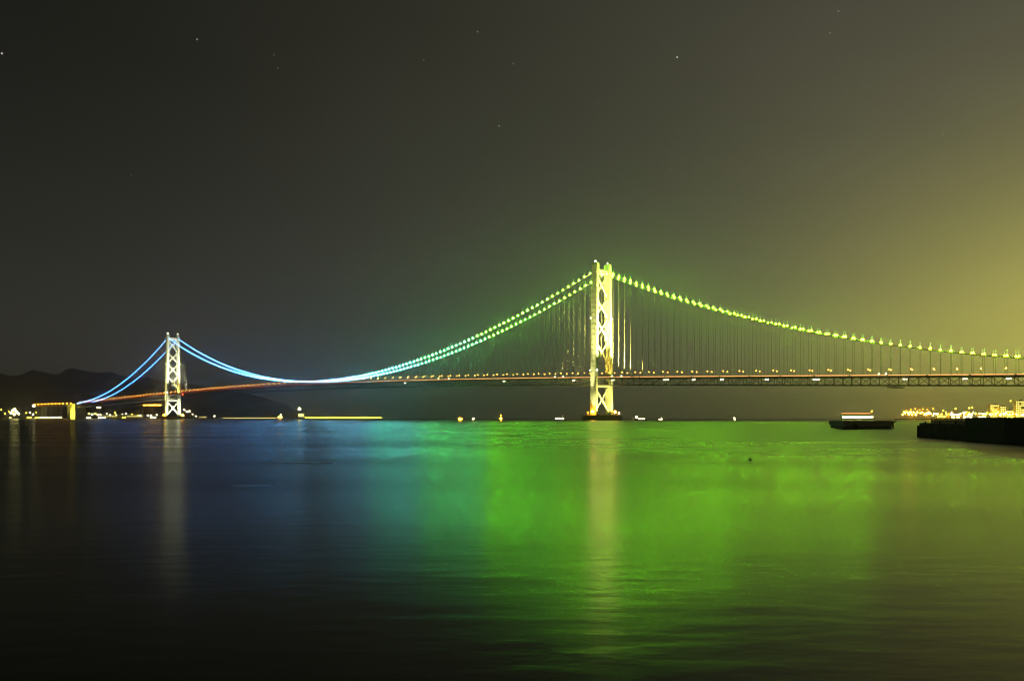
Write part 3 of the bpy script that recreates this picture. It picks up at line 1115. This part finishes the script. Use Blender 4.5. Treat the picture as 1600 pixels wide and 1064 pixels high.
# front line A-Bq-C, one block per ~8 m with open joints
front = [A, Bq, C]
nb = 5
for i in range(nb):
    u0, u1 = i / nb, (i + 1) / nb
    x0, y0 = A[0] + (Bq[0] - A[0]) * u0, A[1] + (Bq[1] - A[1]) * u0
    x1, y1 = A[0] + (Bq[0] - A[0]) * u1 - .05, A[1] + (Bq[1] - A[1]) * u1
    mb = MB()
    zt = 2.95 + rng.uniform(-.04, .04)
    of = rng.uniform(-.05, .05)
    bk = lambda x, y, d: ((x + j0.x) * (y + j0.y + d) / (y + j0.y) - j0.x + .02 * d, y + d)
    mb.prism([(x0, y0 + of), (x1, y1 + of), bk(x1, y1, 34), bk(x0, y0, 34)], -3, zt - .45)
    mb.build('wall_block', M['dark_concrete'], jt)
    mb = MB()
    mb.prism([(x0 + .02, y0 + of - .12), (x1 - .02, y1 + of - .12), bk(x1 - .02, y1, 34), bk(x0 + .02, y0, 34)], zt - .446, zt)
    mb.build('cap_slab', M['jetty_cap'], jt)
mb = MB()
mb.prism([(Bq[0] + .3, Bq[1] - .1), (C[0], C[1] - .1), (C[0] + 1, C[1] + 14), (Bq[0] + 1.2, Bq[1] + 12)], -3, 4.15)
mb.build('high_wall', M['dark_concrete'], jt)
mb = MB()
mb.tube([(A[0] + .05, A[1] + .3, -1), (A[0] + .05, A[1] + .3, 2.4)], .34, 10)
mb.build('corner_fender', M['rubber'], jt)
for i in range(4):
    u = .15 + i * .22
    mb = MB()
    q = (A[0] + (Bq[0] - A[0]) * u, A[1] + (Bq[1] - A[1]) * u + 1.2)
    mb.tube([(q[0], q[1], 2.9), (q[0], q[1], 3.2), (q[0], q[1], 3.3)], [.16, .14, .24], 8)
    mb.build('mooring_bollard', M['rubber'], jt)

fb = bpy.data.objects.new('breakwater', None)
col.objects.link(fb)
q0 = px(1459, HY, 520)
q1 = px(1640, HY, 440)
fb.location = (q0.x, q0.y, 0)
tag(fb, 'thin grey breakwater lying behind the black jetty', 'breakwater')
w1 = (q1.x - q0.x, q1.y - q0.y)
for i in range(9):
    u0, u1 = i / 9, (i + 1) / 9
    mb = MB()
    mb.prism([(w1[0] * u0, w1[1] * u0), (w1[0] * u1 - .12, w1[1] * u1), (w1[0] * u1 + .6, w1[1] * u1 + 5), (w1[0] * u0 + .6, w1[1] * u0 + 5)], -3, 3.15 + rng.uniform(-.08, .08))
    mb.build('wall_block', M['old_concrete'], fb)

# little dark buoy
bo = bpy.data.objects.new('buoy', None)
col.objects.link(bo)
bq = on_water(1172, 719)
bo.location = (bq.x, bq.y, 0)
tag(bo, 'small dark buoy floating alone on the green water', 'buoy')
MB().ball((0, 0, .1), .16, 0, 2, (1, 1, .8)).build('float', M['rubber'], bo, True)
MB().tube([(0, 0, .2), (0, 0, .34)], [.05, .03], 8).build('top_ring', M['rubber'], bo)

# shore lamps that look alike: told apart by their place, counted from the left
alike = {}
for o in list(col.objects):
    if o.name.startswith('shore_lamp') and o.parent is None:
        alike.setdefault(o['label'], []).append(o)
for lb, os_ in alike.items():
    if len(os_) > 1:
        os_.sort(key=lambda o: o.location.x / o.location.y)
        for i, o in enumerate(os_):
            o['label'] = '%s, %s from the left' % (lb, ordinal(i + 1))

# ------------------------------------------------------------------ haze
hz = MB()
E = FAR + 200
hz.add([(-E, -600, -9), (E, -600, -9), (E, E, -9), (-E, E, -9), (-E, -600, 660), (E, -600, 660), (E, E, 660), (-E, E, 660)],
       [(3, 2, 1, 0), (4, 5, 6, 7), (0, 1, 5, 4), (1, 2, 6, 5), (2, 3, 7, 6), (3, 0, 4, 7)])
hm_ = bpy.data.materials.new('night_haze')
hm_.use_nodes = True
nt = hm_.node_tree
nt.nodes.clear()
pv = nt.nodes.new('ShaderNodeVolumePrincipled')
pv.inputs['Color'].default_value = (.9, .9, .9, 1)
pv.inputs['Density'].default_value = HAZE_DENSITY
pv.inputs['Anisotropy'].default_value = .9
mo = nt.nodes.new('ShaderNodeOutputMaterial')
nt.links.new(pv.outputs[0], mo.inputs['Volume'])
haze = hz.build('haze', hm_)
tag(haze, kind='stuff')
